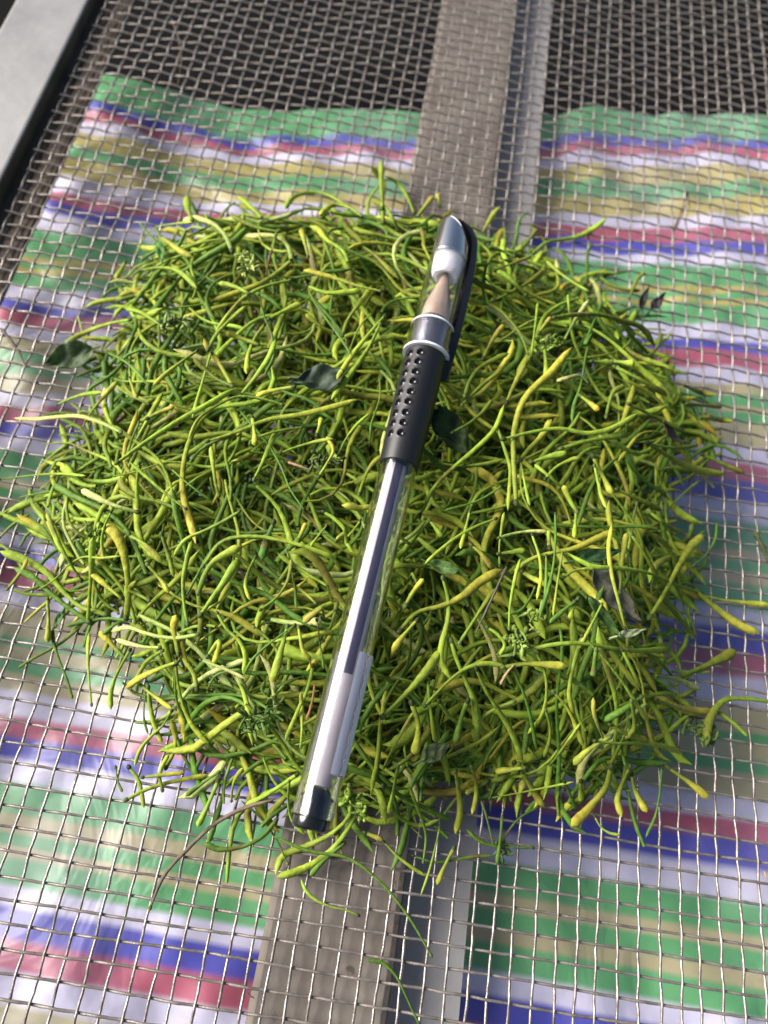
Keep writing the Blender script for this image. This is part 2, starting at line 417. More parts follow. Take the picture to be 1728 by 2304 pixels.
def bud_geo(P, r, kind, rg, n=15, sides=7, stemw=0.5, split=0.62):
    """P: centreline (n x 3) from the calyx end to the tip"""
    t = np.linspace(0, 1, n)
    a = split + rg.uniform(-0.1, 0.08)
    sw = 1 / (1 + np.exp(-(t - a) * 8.5)); sw *= 1 - 0.22 * np.clip((t - 0.86) / 0.14, 0, 1)
    prof = stemw * (1 + 0.15 * np.sin(t * 6 + rg.uniform(0, 6))) + (1 - stemw) * sw
    prof *= np.sqrt(np.clip(1 - ((t - 0.90) / 0.10).clip(0, 1) ** 2, 0.0, 1)) * 0.93 + 0.07
    prof *= (0.75 + 0.25 * np.clip(t / 0.06, 0, 1))
    wob = 1 + rg.normal(0, 0.05, (n, sides))
    ridge = 1 + 0.09 * np.cos(np.arange(sides) * 2 * math.pi / sides * 2 + rg.uniform(0, 6))[None, :]
    V, Fq = tube(P, r * prof, sides, flat=rg.uniform(0.7, 1.0), wob=wob * ridge)
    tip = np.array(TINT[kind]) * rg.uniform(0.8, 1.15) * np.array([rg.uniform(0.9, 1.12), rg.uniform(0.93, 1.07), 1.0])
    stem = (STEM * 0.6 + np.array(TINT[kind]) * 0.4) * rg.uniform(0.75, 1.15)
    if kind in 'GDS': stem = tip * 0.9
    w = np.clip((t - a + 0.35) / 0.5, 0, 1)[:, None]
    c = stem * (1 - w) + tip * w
    if kind in 'YAL' and rg.random() < 0.06: c[-2:] *= (1.0, 0.72, 0.6)
    if rg.random() < 0.07:
        k = int(rg.integers(3, n - 3)); c[k - 1:k + 2] = c[k - 1:k + 2] * 0.4 + np.array((0.16, 0.09, 0.03)) * 0.6
    c = np.repeat(c, sides, 0) * (1 + rg.normal(0, 0.05, (n * sides, 1)))
    return V, Fq, c

def place(P, name='honeysuckle_bud'):
    pass

def make_bud(P3, r, kind, rg, calyx=True, n=16, sides=8, stemw=0.5):
    base = W(P3[0]); V, Fq, c = bud_geo(P3, r, kind, rg, n, sides, stemw)
    vw = W(V) - base
    o = new_obj('honeysuckle_bud', vw, Fq, M_bud, col=c, world=False)
    o.location = base
    if calyx:
        d = P3[0] - P3[1]; d = d / (np.linalg.norm(d) + 1e-9)
        cr = max(r * stemw * 1.25, 0.075)
        Q = np.array([P3[0] - d * cr * 0.9, P3[0] - d * cr * 0.2, P3[0] + d * cr * 0.7, P3[0] + d * cr * 1.4, P3[0] + d * cr * 1.9])
        Vc, Fc = tube(Q, np.array([0.45, 0.95, 1.0, 0.75, 0.1]) * cr, 6)
        k = new_obj('calyx', W(Vc) - base, Fc, M_bud, parent=o, col=np.tile(np.array((0.06, 0.085, 0.02)) * rg.uniform(0.4, 1.6), (len(Vc), 1)), world=False)
    return o

def surf_hit(px, py, off):
    """march the pixel's ray to the heap's surface raised by off"""
    hs = np.linspace(7.5, 0.02, 90)
    pts = np.array([at(px, py, h) for h in hs])
    hh = np.maximum(H(pts[:, :2]) + off, 0.30)
    k = np.argmax(pts[:, 2] <= hh)
    if not (pts[:, 2] <= hh).any(): k = len(hs) - 1
    return pts[k]

# traced buds: (kind, tip width, points) from calyx end to tip, in the pixels of eight crops of the photograph
TR = {
 (0, 0): ['L34 830,950 810,900 808,845', 'P40 1000,1080 960,1000 880,950 790,955', 'L34 1510,900 1450,860 1370,830 1270,850 1230,900', 'L28 1130,940 1080,890 1030,850', 'L14 590,1100 640,1000 730,970 830,960', 'Y30 1330,1106 1320,1060 1300,990', 'G14 680,1050 600,960', 'Y36 1650,900 1655,790 1620,740 1600,720', 'L30 1655,960 1648,800 1648,690', 'O30 1200,1000 1100,980 1000,930', 'Y36 700,1025 780,1085 830,1110', 'L34 1560,930 1460,880 1380,930'],
 (864, 0): ['L34 650,1090 720,1040 820,1030 900,990 968,938', 'Y28 430,1000 470,930 502,890', 'L22 130,920 100,850 60,790 0,760', 'Y30 150,930 180,890 212,848', 'G18 110,980 170,970 240,950', 'Y30 240,890 232,840', 'G22 560,1106 500,1080 450,1070', 'O26 610,1060 660,990', 'A24 210,1106 180,1050 160,980', 'O36 60,990 10,900 -40,870'],
 (0, 576): ['L28 900,400 940,330 1000,270 1065,215', 'Y30 1000,555 950,470 900,400 880,358', 'L32 510,890 620,810 760,720 900,640 1012,575', 'L22 1215,640 1120,615 1010,610 930,650 860,700 815,790', 'Y34 900,800 1050,750 1180,700 1330,680 1545,620', 'G16 1320,115 1370,220 1440,310 1520,430', 'Y30 1265,565 1180,580 1105,605', 'Y34 1640,150 1550,130 1430,90 1310,60', 'L36 1070,160 1010,130 945,118', 'L30 1040,600 1090,540 1160,440 1190,360', 'Y36 1110,380 1040,355 970,330', 'L34 1165,270 1230,235 1300,205', 'L28 560,275 460,295 370,330 275,380', 'L22 800,1090 720,1030 640,960 560,890', 'G14 740,920 820,990 910,1055', 'P26 520,760 400,705 300,690 170,705 60,700', 'L20 0,965 120,950 250,940 370,950', 'P34 590,1105 500,1080 430,1050 350,1010', 'L16 1460,860 1500,780 1560,710 1600,680', 'G14 1640,540 1640,620 1605,720 1600,790', 'L36 1640,300 1590,400 1520,500 1430,620', 'L30 1660,260 1600,330 1520,430 1450,540', 'A28 640,700 700,670 755,650', 'Y26 850,410 740,490 660,560', 'G18 1310,1090 1250,1000 1210,900 1150,800 1080,720 1030,660', 'L24 1215,850 1330,810 1440,790', 'O28 1000,560 920,520 835,440', 'L24 945,1030 930,980 920,900 910,820', 'Y36 1090,700 1100,770 1100,820', 'Y34 1140,300 1080,400 1065,510', 'L28 1480,340 1510,260 1560,200 1605,130', 'Y24 560,530 590,620', 'Y24 1560,960 1600,860 1660,800', 'L22 910,420 870,560 830,700', 'O20 640,640 560,600 500,560', 'L20 1300,740 1180,760 1080,800', 'L26 700,300 600,240 545,230', 'Y30 540,30 500,100', 'G18 470,420 560,470 640,560', 'L30 620,60 700,50 780,70 850,140', 'L24 1250,105 1150,130 1040,190 930,330', 'G18 1120,170 1150,290 1190,400 1140,520', 'L30 1330,130 1420,160 1560,150', 'O26 1440,330 1380,300 1320,250', 'L26 250,640 350,600 440,590', 'O20 600,720 560,820 550,900', 'L22 600,900 590,1000 600,1100', 'L26 1100,960 1140,880 1190,760', 'Y28 1370,770 1390,700', 'Y26 1380,950 1440,840 1410,780'],
 (864, 576): ['L34 610,165 540,95 485,65', 'L16 635,440 650,330 665,200', 'O20 620,420 590,340 520,250 440,200', 'P22 775,370 830,270 885,190', 'O28 740,265 900,250 1030,280 1130,320 1170,390', 'L34 850,290 950,345 1030,410 1100,480 1180,550 1250,640', 'L34 900,455 975,460', 'L38 990,455 1085,465', 'Y42 570,1060 560,800 580,680 630,580 700,520 770,460 810,395', 'L32 690,380 700,460 700,540', 'P26 880,545 850,515 745,540', 'G24 890,360 870,440 850,560 820,650 812,720', 'Y46 590,880 630,830 680,780 725,705', 'L30 520,790 640,760 760,745 830,750 930,770 1095,680', 'L40 770,830 870,800 960,785 1052,765', 'L26 170,1070 240,970 340,880 420,810 490,730 520,640', 'L38 640,890 720,865 792,850', 'L24 490,740 520,830 545,920 535,1100', 'L18 590,890 610,990 630,1080', 'L26 910,910 940,1040 960,1090', 'Y46 905,870 940,940 985,1030', 'L40 830,1100 800,1050 775,990', 'A30 530,630 570,540 612,465', 'A28 670,330 720,265', 'Y40 1140,810 1240,870 1340,920 1480,945', 'O30 1300,560 1370,590 1432,600', 'O26 1310,640 1460,652', 'O30 1370,700 1440,705 1512,715', 'O28 1380,860 1470,900 1558,937', 'L14 1230,1090 1300,1020 1365,970', 'O26 1010,1010 1120,1060 1200,1100', 'O28 350,600 380,520 430,470 540,420', 'A28 430,440 470,360 520,295', 'Y34 850,605 930,668', 'O34 960,690 990,590 1040,560', 'L16 800,240 795,165', 'O22 1060,180 1100,90 1130,70', 'O24 480,190 600,130 690,60', 'O20 480,60 560,30 640,0', 'L20 880,150 780,90 700,20', 'G18 940,200 860,400 900,330', 'O24 340,640 420,560 500,500', 'O22 200,880 300,905 420,900 520,880', 'O20 1150,810 1260,830 1360,815', 'O26 1060,640 1180,700 1290,760', 'L24 700,960 760,900 850,870', 'O20 440,100 560,170 560,60', 'O28 1000,480 1120,540 1220,600', 'G16 500,1000 400,1060 260,1100', 'O24 300,760 400,700 470,620', 'O26 1080,400 1160,430 1200,330', 'O22 930,90 1010,140 1110,150', 'L22 770,1000 700,940 650,900'],
 (0, 1152): ['Y56 545,450 555,350 545,240 520,130 462,50', 'L24 350,290 290,200 240,100 200,0', 'L50 860,340 900,240 960,190 1042,150', 'L46 870,440 920,370 970,300 1030,200', 'G22 810,350 860,260 920,160 1000,110 1130,110', 'L24 880,230 940,140 1050,105 1200,120 1350,160 1470,210', 'L24 1490,370 1400,310 1300,250 1200,180', 'L24 1030,0 930,60 800,120 750,190', 'L30 810,480 790,350 800,240 832,120', 'Y40 770,610 750,500 762,445', 'Y44 850,760 830,680 790,620 790,518', 'P26 850,530 750,545 650,530 560,500 480,515', 'P24 690,585 600,580 500,550', 'L38 380,470 390,330 395,230 402,108', 'Y40 530,620 480,570 428,515', 'L20 395,830 380,650 385,520', 'G20 310,795 280,700 240,600 225,500', 'Y36 205,380 210,470 205,565', 'L16 170,335 250,280 330,200 430,200 520,190', 'O20 0,110 60,50 130,10', 'Y22 35,330 90,260 120,200', 'Y36 520,370 450,310 388,255', 'L48 450,440 330,400 260,330 200,260 110,210 0,170', 'G40 380,470 250,380 170,300 60,240', 'Y36 760,650 680,680 600,720 540,762', 'Y26 600,740 660,790 740,850', 'L26 560,600 510,690 480,770 480,855', 'L28 760,660 780,800 830,920 900,1000', 'L22 740,860 690,940 620,1000 580,1100', 'L26 940,440 990,520 1060,590 1050,700', 'G16 1270,490 1150,580 1080,650 1050,710', 'O22 1100,500 1170,560 1220,640', 'A24 1360,390 1290,330 1215,310', 'A32 1450,370 1380,420 1308,475', 'L42 1240,500 1200,650 1175,735', 'G14 1370,470 1390,560 1400,650', 'L28 1350,640 1330,740 1290,850 1230,990', 'L24 1300,1010 1305,900 1300,780', 'Y24 1290,500 1310,600 1345,640', 'P20 870,640 1000,690 1060,720', 'G46 1180,50 1150,130 1130,205', 'Y30 1290,120 1322,48', 'L16 1410,60 1340,150', 'L24 1400,0 1480,60 1530,150', 'L28 700,600 640,640 560,770', 'G18 760,630 760,800 800,900', 'Y30 720,1100 760,1000 740,900', 'L30 640,760 660,900 700,1000', 'L28 560,100 640,150 700,220', 'O30 700,100 740,230 750,280', 'Y28 640,230 700,300 730,350', 'L22 1000,330 960,380 860,440', 'L24 1100,200 1060,300 1080,380', 'G14 1240,170 1270,300 1280,420', 'O26 1400,500 1440,420 1470,300', 'L20 480,0 440,100 450,200', 'O28 640,380 560,330 590,300', 'Y30 900,620 960,540 920,660', 'G18 900,760 940,700 1040,680', 'G22 560,470 440,460 280,495', 'G14 630,780 620,880 640,960', 'L20 1560,0 1520,60 1450,120', 'O22 1130,420 1230,330 1260,200'],
 (864, 1152): ['L24 480,30 360,80 260,150 175,225', 'L36 500,180 612,165', 'P20 500,110 600,85 705,85', 'L18 540,500 545,400 570,270 590,200', 'L18 500,230 500,130 520,0', 'A36 380,145 430,190 470,245', 'Y44 70,510 130,440 250,405 330,370 430,290 512,248', 'Y32 560,260 620,210 730,175 850,150 920,115 998,78', 'Y34 600,260 650,290 718,320', 'Y40 140,470 80,540 42,592', 'Y36 95,400 130,340 172,288', 'L48 0,880 50,830 120,760 180,690 245,595', 'L26 180,835 250,760 330,690 420,655 520,665', 'Y40 520,670 640,655 792,668', 'L38 255,290 280,400 270,500 240,620 290,722', 'L48 290,560 330,680 380,790 400,870 395,992', 'L26 190,740 200,850 222,995', 'G36 360,820 330,900 310,1003', 'Y46 120,830 150,930 130,1048', 'L30 400,680 450,790 510,880 560,970 600,1085', 'G20 560,690 610,800 640,920 660,1030', 'L22 660,610 700,720 690,860 620,960', 'L28 610,600 750,570 900,570 1050,600 1225,590', 'L26 860,540 940,620 1020,720 1080,810 1135,905', 'L32 850,560 820,660 800,780 820,872', 'G38 915,600 910,640 905,712', 'Y28 735,780 800,860 840,960 860,1010', 'Y24 1040,500 1000,330 970,200 985,50', 'Y34 1020,340 1030,200 1050,88', 'L26 1370,350 1250,310 1130,260 1000,240 870,230 790,175', 'L22 780,280 830,250 910,245', 'Y42 1150,450 1190,390 1260,260 1310,170 1382,98', 'Y36 1370,360 1500,385 1670,402', 'Y48 1330,330 1430,410 1520,480 1622,527', 'O24 1070,100 1130,190 1180,280', 'O40 1150,0 1240,70 1292,92', 'G16 1330,240 1420,150 1440,40', 'L18 1250,690 1410,690', 'P34 1180,710 1250,720 1372,767', 'O50 1280,710 1400,660 1522,598', 'O50 1670,820 1500,805 1420,860 1393,992', 'Y30 980,920 1050,960 1140,985', 'L34 915,990 1000,1000 1150,1000 1290,1040', 'A34 1180,810 1290,850 1432,862', 'A26 950,985 910,880 905,800', 'G38 1110,800 1040,850 950,902', 'Y44 970,975 880,1030 818,1092', 'L16 720,1090 780,1010 850,910', 'L20 940,400 890,500 840,590', 'G20 740,10 740,150 720,300 670,460', 'L18 770,180 750,300 730,450', 'G18 700,190 700,300 690,420', 'L34 715,150 710,80', 'L26 830,0 822,112', 'G16 650,330 600,420 520,440', 'G30 820,390 770,430 715,480', 'L30 835,380 815,420 805,462', 'L20 640,100 680,240 660,380', 'O26 1030,600 1080,700 1110,760', 'O30 60,60 130,100 250,200', 'L24 370,0 350,80 330,160', 'L28 200,40 230,80 250,110', 'O26 330,560 420,420 480,330', 'L24 450,500 520,560 500,620', 'O28 1070,820 1080,930 1040,980', 'O24 700,860 720,960 690,1060', 'L22 560,820 480,850 400,900', 'O22 1180,330 1250,430 1350,540', 'L20 0,1100 60,980 130,860', 'O30 240,820 300,900 390,930', 'L26 140,300 100,240 30,220'],
 (0, 1728): ['S26 650,600 660,540 720,450 800,360 900,270 980,200 1200,130', 'L30 560,0 600,60 622,172', 'Y30 550,135 640,90 740,60 900,30', 'L36 940,60 890,180 852,255', 'G30 1190,230 1140,290 1050,340 930,350 878,322', 'G34 960,130 930,230 900,325', 'G14 1240,410 1200,320 1130,220 1040,140', 'L34 1510,80 1520,180 1450,270 1300,350 1180,400 1190,462', 'L42 1540,190 1480,300 1400,380 1300,440 1195,472', 'G28 1480,330 1400,400 1338,467', 'G22 1860,805 1790,680 1720,580 1660,510 1560,420 1480,380 1400,360 1250,350 1170,290', 'L18 1545,635 1480,610 1400,590 1330,540 1300,480', 'G26 940,20 870,70 800,122', 'A26 1580,280 1655,312', 'L26 1280,30 1160,110 1060,160', 'G14 500,0 510,60 530,105', 'Y24 620,40 700,30 800,20', 'L20 1250,60 1250,200 1320,290', 'Y22 1000,140 1010,60 1050,0', 'L26 700,90 690,20 730,-60'],
 (864, 1728): ['G18 160,1120 110,1020 60,910 0,845 -80,828', 'Y38 600,20 640,90 692,172', 'Y38 600,0 480,15', 'Y56 980,0 960,80 880,180 808,252', 'Y44 1060,0 1010,120 1027,212', 'Y40 1070,30 1090,110 1137,192', 'Y40 1230,0 1330,70 1403,132', 'G16 1200,0 1180,180 1130,300', 'L16 910,210 950,270 1020,290', 'L36 850,60 850,145', 'L12 460,130 620,100 820,60', 'L18 0,320 80,400 182,467', 'L20 20,170 130,250 240,222', 'Y30 300,350 260,430 228,505', 'G18 130,380 240,410 350,385 470,380', 'L14 240,260 200,430 158,552', 'G20 640,345 500,340 420,320 355,262', 'G24 510,220 500,330 488,412', 'G16 660,170 560,240 490,360', 'G16 470,320 440,200 420,140', 'G32 0,80 130,150 290,228', 'Y44 310,20 330,180 308,285', 'L20 170,400 180,280 110,80', 'Y34 440,60 350,110', 'L24 60,0 40,100 20,200', 'G24 780,60 830,180', 'O34 560,-20 520,40 360,70', 'Y30 380,0 400,100 380,200'],
}
rank = []
nlist = []
for (ox, oy), items in TR.items():
    for it in items:
        parts = it.split(' '); kind = parts[0][0]; wz = float(parts[0][1:])
        px = np.array([[float(a_) for a_ in s_.split(',')] for s_ in parts[1:]]) / 1.92 + np.array([ox, oy])
        nlist.append((kind, wz / 1.92, px))
traced = []
for kind, wpx, px in nlist:
    off = rng.uniform(0.45, 1.0)
    dense, _ = resample(px, max(3, min(6, len(px) + 1)))
    pts = np.array([surf_hit(x, y, off) for x, y in dense])
    # keep the bud stiff: smooth its height along its length
    t = np.linspace(0, 1, len(pts)); cf = np.polyfit(t, pts[:, 2], 2 if len(pts) > 3 else 1)
    hh = np.maximum(np.polyval(cf, t), 0.28)
    pts = np.array([at(x, y, h) for (x, y), h in zip(dense, hh)])
    n_ = 20 if len(px) > 4 else 16
    P3, L3 = resample(pts, n_)
    P3 = pen_clear(P3, 0)
    r = wpx / 2 * depth(P3[-1]) / F * 0.86
    traced.append((kind, r, P3, L3, dense))

def rand_bud(rg, deep):
    while True:
        xy = np.array([rg.uniform(poly[:, 0].min(), poly[:, 0].max()), rg.uniform(poly[:, 1].min(), poly[:, 1].max())])
        if sdist(xy)[0] > (1.3 if rg.random() < 0.93 else -0.2): break
    L = float(np.clip(rg.normal(6.8, 2.1), 2.6, 11.5))
    az = 1.5 * math.sin(xy[0] * 0.17 + 0.6) + 1.2 * math.sin(xy[1] * 0.21 + xy[0] * 0.08) + rg.normal(0, 0.75) + (math.pi if rg.random() < 0.5 else 0)
    n_ = 13; s = (np.linspace(-0.5, 0.5, n_)) * L
    cur = rg.normal(0, 0.17); cur2 = rg.normal(0, 0.05)
    ang = az + cur * s + cur2 * s * s * 0.5 + 0.26 * np.sin(s * rg.uniform(0.6, 1.4) + rg.uniform(0, 6))
    dx = np.cumsum(np.cos(ang)) * L / n_; dy = np.cumsum(np.sin(ang)) * L / n_
    X = xy[0] + dx - dx.mean(); Yv = xy[1] + dy - dy.mean()
    hs = H(np.stack([X, Yv], 1))
    fr_ = 1 - deep
    base = hs * fr_
    cf = np.polyfit(s, base, 1); base = np.polyval(cf, s) * 0.6 + base * 0.4
    h = base + rg.normal(0, 0.18) * s * 0.9 + 0.05 * s * s * rg.normal(0, 0.5)
    h = np.minimum(h, np.maximum(hs, 0.3) + 0.25)
    h = np.maximum(h, 0.24 + rg.uniform(0, 0.15))
    P = np.stack([X, Yv, h], 1)
    P = pen_clear(P, 0)
    if rg.random() < 0.22: kind, r, sw = 'G', rg.uniform(0.11, 0.18), 0.75
    else:
        kind = rg.choice(list('LLLLLLLLYYYOOGP')); r = float(np.clip(rg.normal(0.185, 0.045), 0.10, 0.30)); sw = rg.uniform(0.38, 0.55)
    return P, r, str(kind), sw, L

gr = 'honeysuckle buds heaped on the wire mesh'
CN = {'Y': 'yellow', 'L': 'yellow-green', 'G': 'green', 'O': 'olive', 'A': 'amber', 'P': 'pale lime', 'S': 'purplish brown', 'D': 'dark green'}
used = {}
def describe(kind, r, L, P3):
    mid = P3[len(P3) // 2]
    q = R @ np.array([mid[0] - CX, mid[1] - CY, -mid[2] + CH]); px = 864 + F * q[0] / q[2]; py = 1152 + F * q[1] / q[2]
    size = ('short ' if L < 2.8 else 'long ' if L > 5.6 else '') + ('plump ' if r > 0.26 else 'slender ' if r < 0.15 else '')
    chord = np.linalg.norm(P3[-1] - P3[0]) / L
    bend = 'hooked' if chord < 0.85 else 'curved' if chord < 0.965 else 'straight'
    d = P3[-1] - P3[0]
    hd = 'tip ' + ['right', 'down-right', 'down', 'down-left', 'left', 'up-left', 'up', 'up-right'][int(round(math.degrees(math.atan2(d[1], d[0])) / 45)) % 8]
    u = (py - 487) / (1868 - 487); xp = 1035 + u * (696 - 1035); side = px - xp
    lr = 'left' if side < 0 else 'right'
    if sdist(mid[:2])[0] < 0.3:
        z = f"over open mesh at the heap's {['upper', 'middle', 'lower'][0 if py < 900 else 1 if py < 1500 else 2]} {lr} rim"
    else:
        seg = 'cap' if py < 780 else 'grip' if py < 1040 else 'clear barrel' if py < 1500 else 'pale barrel end' if py < 1790 else 'end plug'
        a_ = abs(side)
        z = ('close' if a_ < 110 else 'just' if a_ < 260 else 'midway' if a_ < 420 else 'well' if a_ < 570 else 'far') + f" {lr} of pen's {seg}"
    return f"{bend} {size}{CN[kind]} bud {hd}, {z}".replace('purplish brown', 'brown'), (px, py)

entries = []                                       # (label, pixel, object)
for kind, r, P3, L3, dense in traced:
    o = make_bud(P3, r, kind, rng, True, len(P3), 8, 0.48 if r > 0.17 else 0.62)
    entries.append((describe(kind, r, L3, P3), o))

# random buds: those nearest the surface become single things up to 300, the rest is one mass
cand = []
for k in range(3500):
    u = rng.random(); deep = 0.06 + u * 0.26 if k < 330 else 0.34 + u * 0.36 if k < 620 else 0.76 + u * 0.22
    cand.append((deep, rand_bud(rng, deep)))
cand.sort(key=lambda c: c[0])
def onscreen(P):
    q = R @ np.array([P[0] - CX, P[1] - CY, -P[2] + CH]); x = 864 + F * q[0] / q[2]; y = 1152 + F * q[1] / q[2]
    return 0 < x < 1728 and 0 < y < 2304
left = 300 - len(entries); single = []; rest = []
for d, bd in cand:
    if left > 0 and bd[1] > 0.17 and bd[4] > 4.2 and onscreen(bd[0][6]): single.append(bd); left -= 1
    else: rest.append(bd)
for P, r, kind, sw, L in single:
    P3, _ = resample(P, 15)
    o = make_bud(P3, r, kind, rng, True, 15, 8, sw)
    entries.append((describe(kind, r, L, P3), o))
by = {}
for (lab, pxy), o in entries: by.setdefault(lab, []).append((pxy, o))
ORD = ['first', 'second', 'third', 'fourth', 'fifth', 'sixth', 'seventh', 'eighth']
for lab, lst in by.items():
    if len(lst) == 1: tag(lst[0][1], lab, 'bud', gr)
    else:
        lst.sort(key=lambda e: e[0][1])
        for k, (pxy, o) in enumerate(lst):
            pre = ('upper ', 'lower ')[k] if len(lst) == 2 else ORD[min(k, 7)] + ' topmost '
            tag(o, pre + lab, 'bud', gr)
AV, AF, AC = [], [], []; nv = 0
for P, r, kind, sw, L in rest:
    V, Fq, c = bud_geo(P, r, kind, rng, 13, 6, sw)
    AV.append(V); AF.append(Fq + nv); AC.append(c); nv += len(V)
o = new_obj('honeysuckle_bud_heap', np.vstack(AV), np.vstack(AF), M_bud, col=np.vstack(AC))
tag(o, 'dense heap of yellow-green honeysuckle buds lying under the pen', 'bud heap', gr, 'stuff')

# ---------------------------------------------------------------- leaves
def leaf(base, tip, wpx, tint, label, fold=0.45, curl=0.4, off=0.4, back=None, cat='leaf', blunt=0.0, tiltw=0.0, name='leaf'):
    p0 = surf_hit(*base, off); p1 = surf_hit(*tip, off + 0.1)
    d = p1 - p0; L = np.linalg.norm(d); T = d / L
    up = np.array([0, 0, 1.0]); A = np.cross(T, up); A /= np.linalg.norm(A); N = np.cross(A, T)
    A, N = A * math.cos(tiltw) + N * math.sin(tiltw), N * math.cos(tiltw) - A * math.sin(tiltw)
    wd = wpx * 0.33 * depth(p0) / F
    nu, nv_ = 17, 13
    V = []; C = []
    rg = np.random.default_rng(int(base[0] * 7 + base[1]))
    for iu in range(nu):
        u = iu / (nu - 1)
        w = wd * max(0.02, math.sin(math.pi * (u * 0.96 + 0.03) ** 0.72)) ** 1.05
        for iv in range(nv_):
            vv = -1 + 2 * iv / (nv_ - 1)
            x = p0 + T * (u * L) + A * (w * vv)
            hgt = fold * wd * abs(vv) ** 1.2 * (w / wd) + curl * L * (u - 0.5) ** 2 * 1.2 + 0.05 * wd * math.sin(u * 25 - abs(vv) * 5) * abs(vv)
            hgt += 0.16 * wd * math.sin(u * 9 + vv * 2.5 + base[0]) + 0.10 * wd * math.sin(u * 17 - vv * 4 + base[1])
            x = x + N * hgt + T * (0.10 * wd * math.sin(vv * 5 + base[1]))
            V.append(x)
            vein = 1.0
            if abs(vv) < 0.09: vein = 1.5
            elif abs((u * 6 - abs(vv) * 1.6) % 1.0 - 0.5) > 0.44: vein = 1.3
            C.append(np.array(tint) * vein * (1 + rg.normal(0, 0.08)))
    F_ = []
    for iu in range(nu - 1):
        for iv in range(nv_ - 1):
            a = iu * nv_ + iv; F_.append((a, a + 1, a + nv_ + 1, a + nv_))
    base_w = W(p0)
    o = new_obj(name, W(np.array(V)) - base_w, F_, M_leaf, col=np.array(C), world=False)
    o.location = base_w
    md = o.modifiers.new('thickness', 'SOLIDIFY'); md.thickness = 0.00012
    # leaf stalk
    Q, _ = resample([p0, p0 - T * 0.5 - up * 0.1], 5)
    Vs, Fs = tube(Q, [0.06] * 5, 6)
    new_obj('leaf_stalk', W(Vs) - base_w, Fs, M_leaf, parent=o, col=np.tile(np.array(tint) * 1.4, (len(Vs), 1)), world=False)
    tag(o, label, cat, 'loose leaves in the heap')
DG = (0.030, 0.060, 0.030)
leaf((205, 785), (98, 824), 96, (0.13, 0.18, 0.085), 'pale-backed folded leaf sticking out over the mesh at the left edge of the heap', 0.55, 0.3, 0.8, tiltw=-0.5)
leaf((772, 852), (652, 862), 105, (0.04, 0.06, 0.035), 'dark wrinkled leaf with a light pointed tip left of the pen grip', 0.3, 0.35, 0.35)
leaf((980, 925), (1052, 1030), 110, (0.035, 0.060, 0.015), 'broad dark green leaf half hidden right beside the pen grip', 0.25, 0.3, -0.3)
leaf((1030, 1288), (948, 1262), 46, (0.06, 0.12, 0.025), 'small dark green leaf just right of the clear barrel', 0.4, 0.3, 0.4)
leaf((1290, 1262), (1402, 1238), 50, (0.04, 0.10, 0.035), 'dark green oblong leaf crossed by bud stems on the right of the heap', 0.3, 0.2, 0.2)
leaf((1330, 1275), (1435, 1400), 110, (0.13, 0.13, 0.09), 'greyish brown leaf with pale net veins right of the pen', 0.1, 0.1, 0.25)
leaf((1320, 1345), (1398, 1435), 46, (0.05, 0.10, 0.022), 'narrow dark green leaf with its pale neighbour at its tip', 0.35, 0.3, 0.7)
leaf((1388, 1432), (1450, 1418), 30, (0.40, 0.44, 0.22), 'small cream leaf tip right of the pen', 0.1, 0.2, 0.9)
leaf((950, 1710), (1012, 1672), 62, (0.10, 0.13, 0.05), 'dull olive leaf low in the heap right of the pen end', 0.2, 0.2, 0.3)
leaf((358, 545), (366, 596), 28, (0.06, 0.16, 0.03), 'little green leaf at the far left rim of the heap', 0.3, 0.2, 0.6)
leaf((140, 1378), (120, 1420), 24, (0.07, 0.14, 0.04), 'little dark leaf over the mesh at the left rim of the heap', 0.3, 0.2, 0.6)
leaf((1436, 700), (1458, 648), 26, (0.012, 0.012, 0.012), 'blackened shrivelled leaf standing at the far right rim', 0.6, 0.5, 0.8, name='shrivelled_leaf')
leaf((1462, 700), (1494, 664), 36, (0.035, 0.025, 0.028), 'dark purple withered leaf beside the blackened one', 0.4, 0.5, 0.8, name='shrivelled_leaf')
leaf((1478, 950), (1530, 1000), 46, (0.13, 0.09, 0.06), 'brown dry leaf scrap at the right rim of the heap', 0.4, 0.5, 0.6, name='shrivelled_leaf')

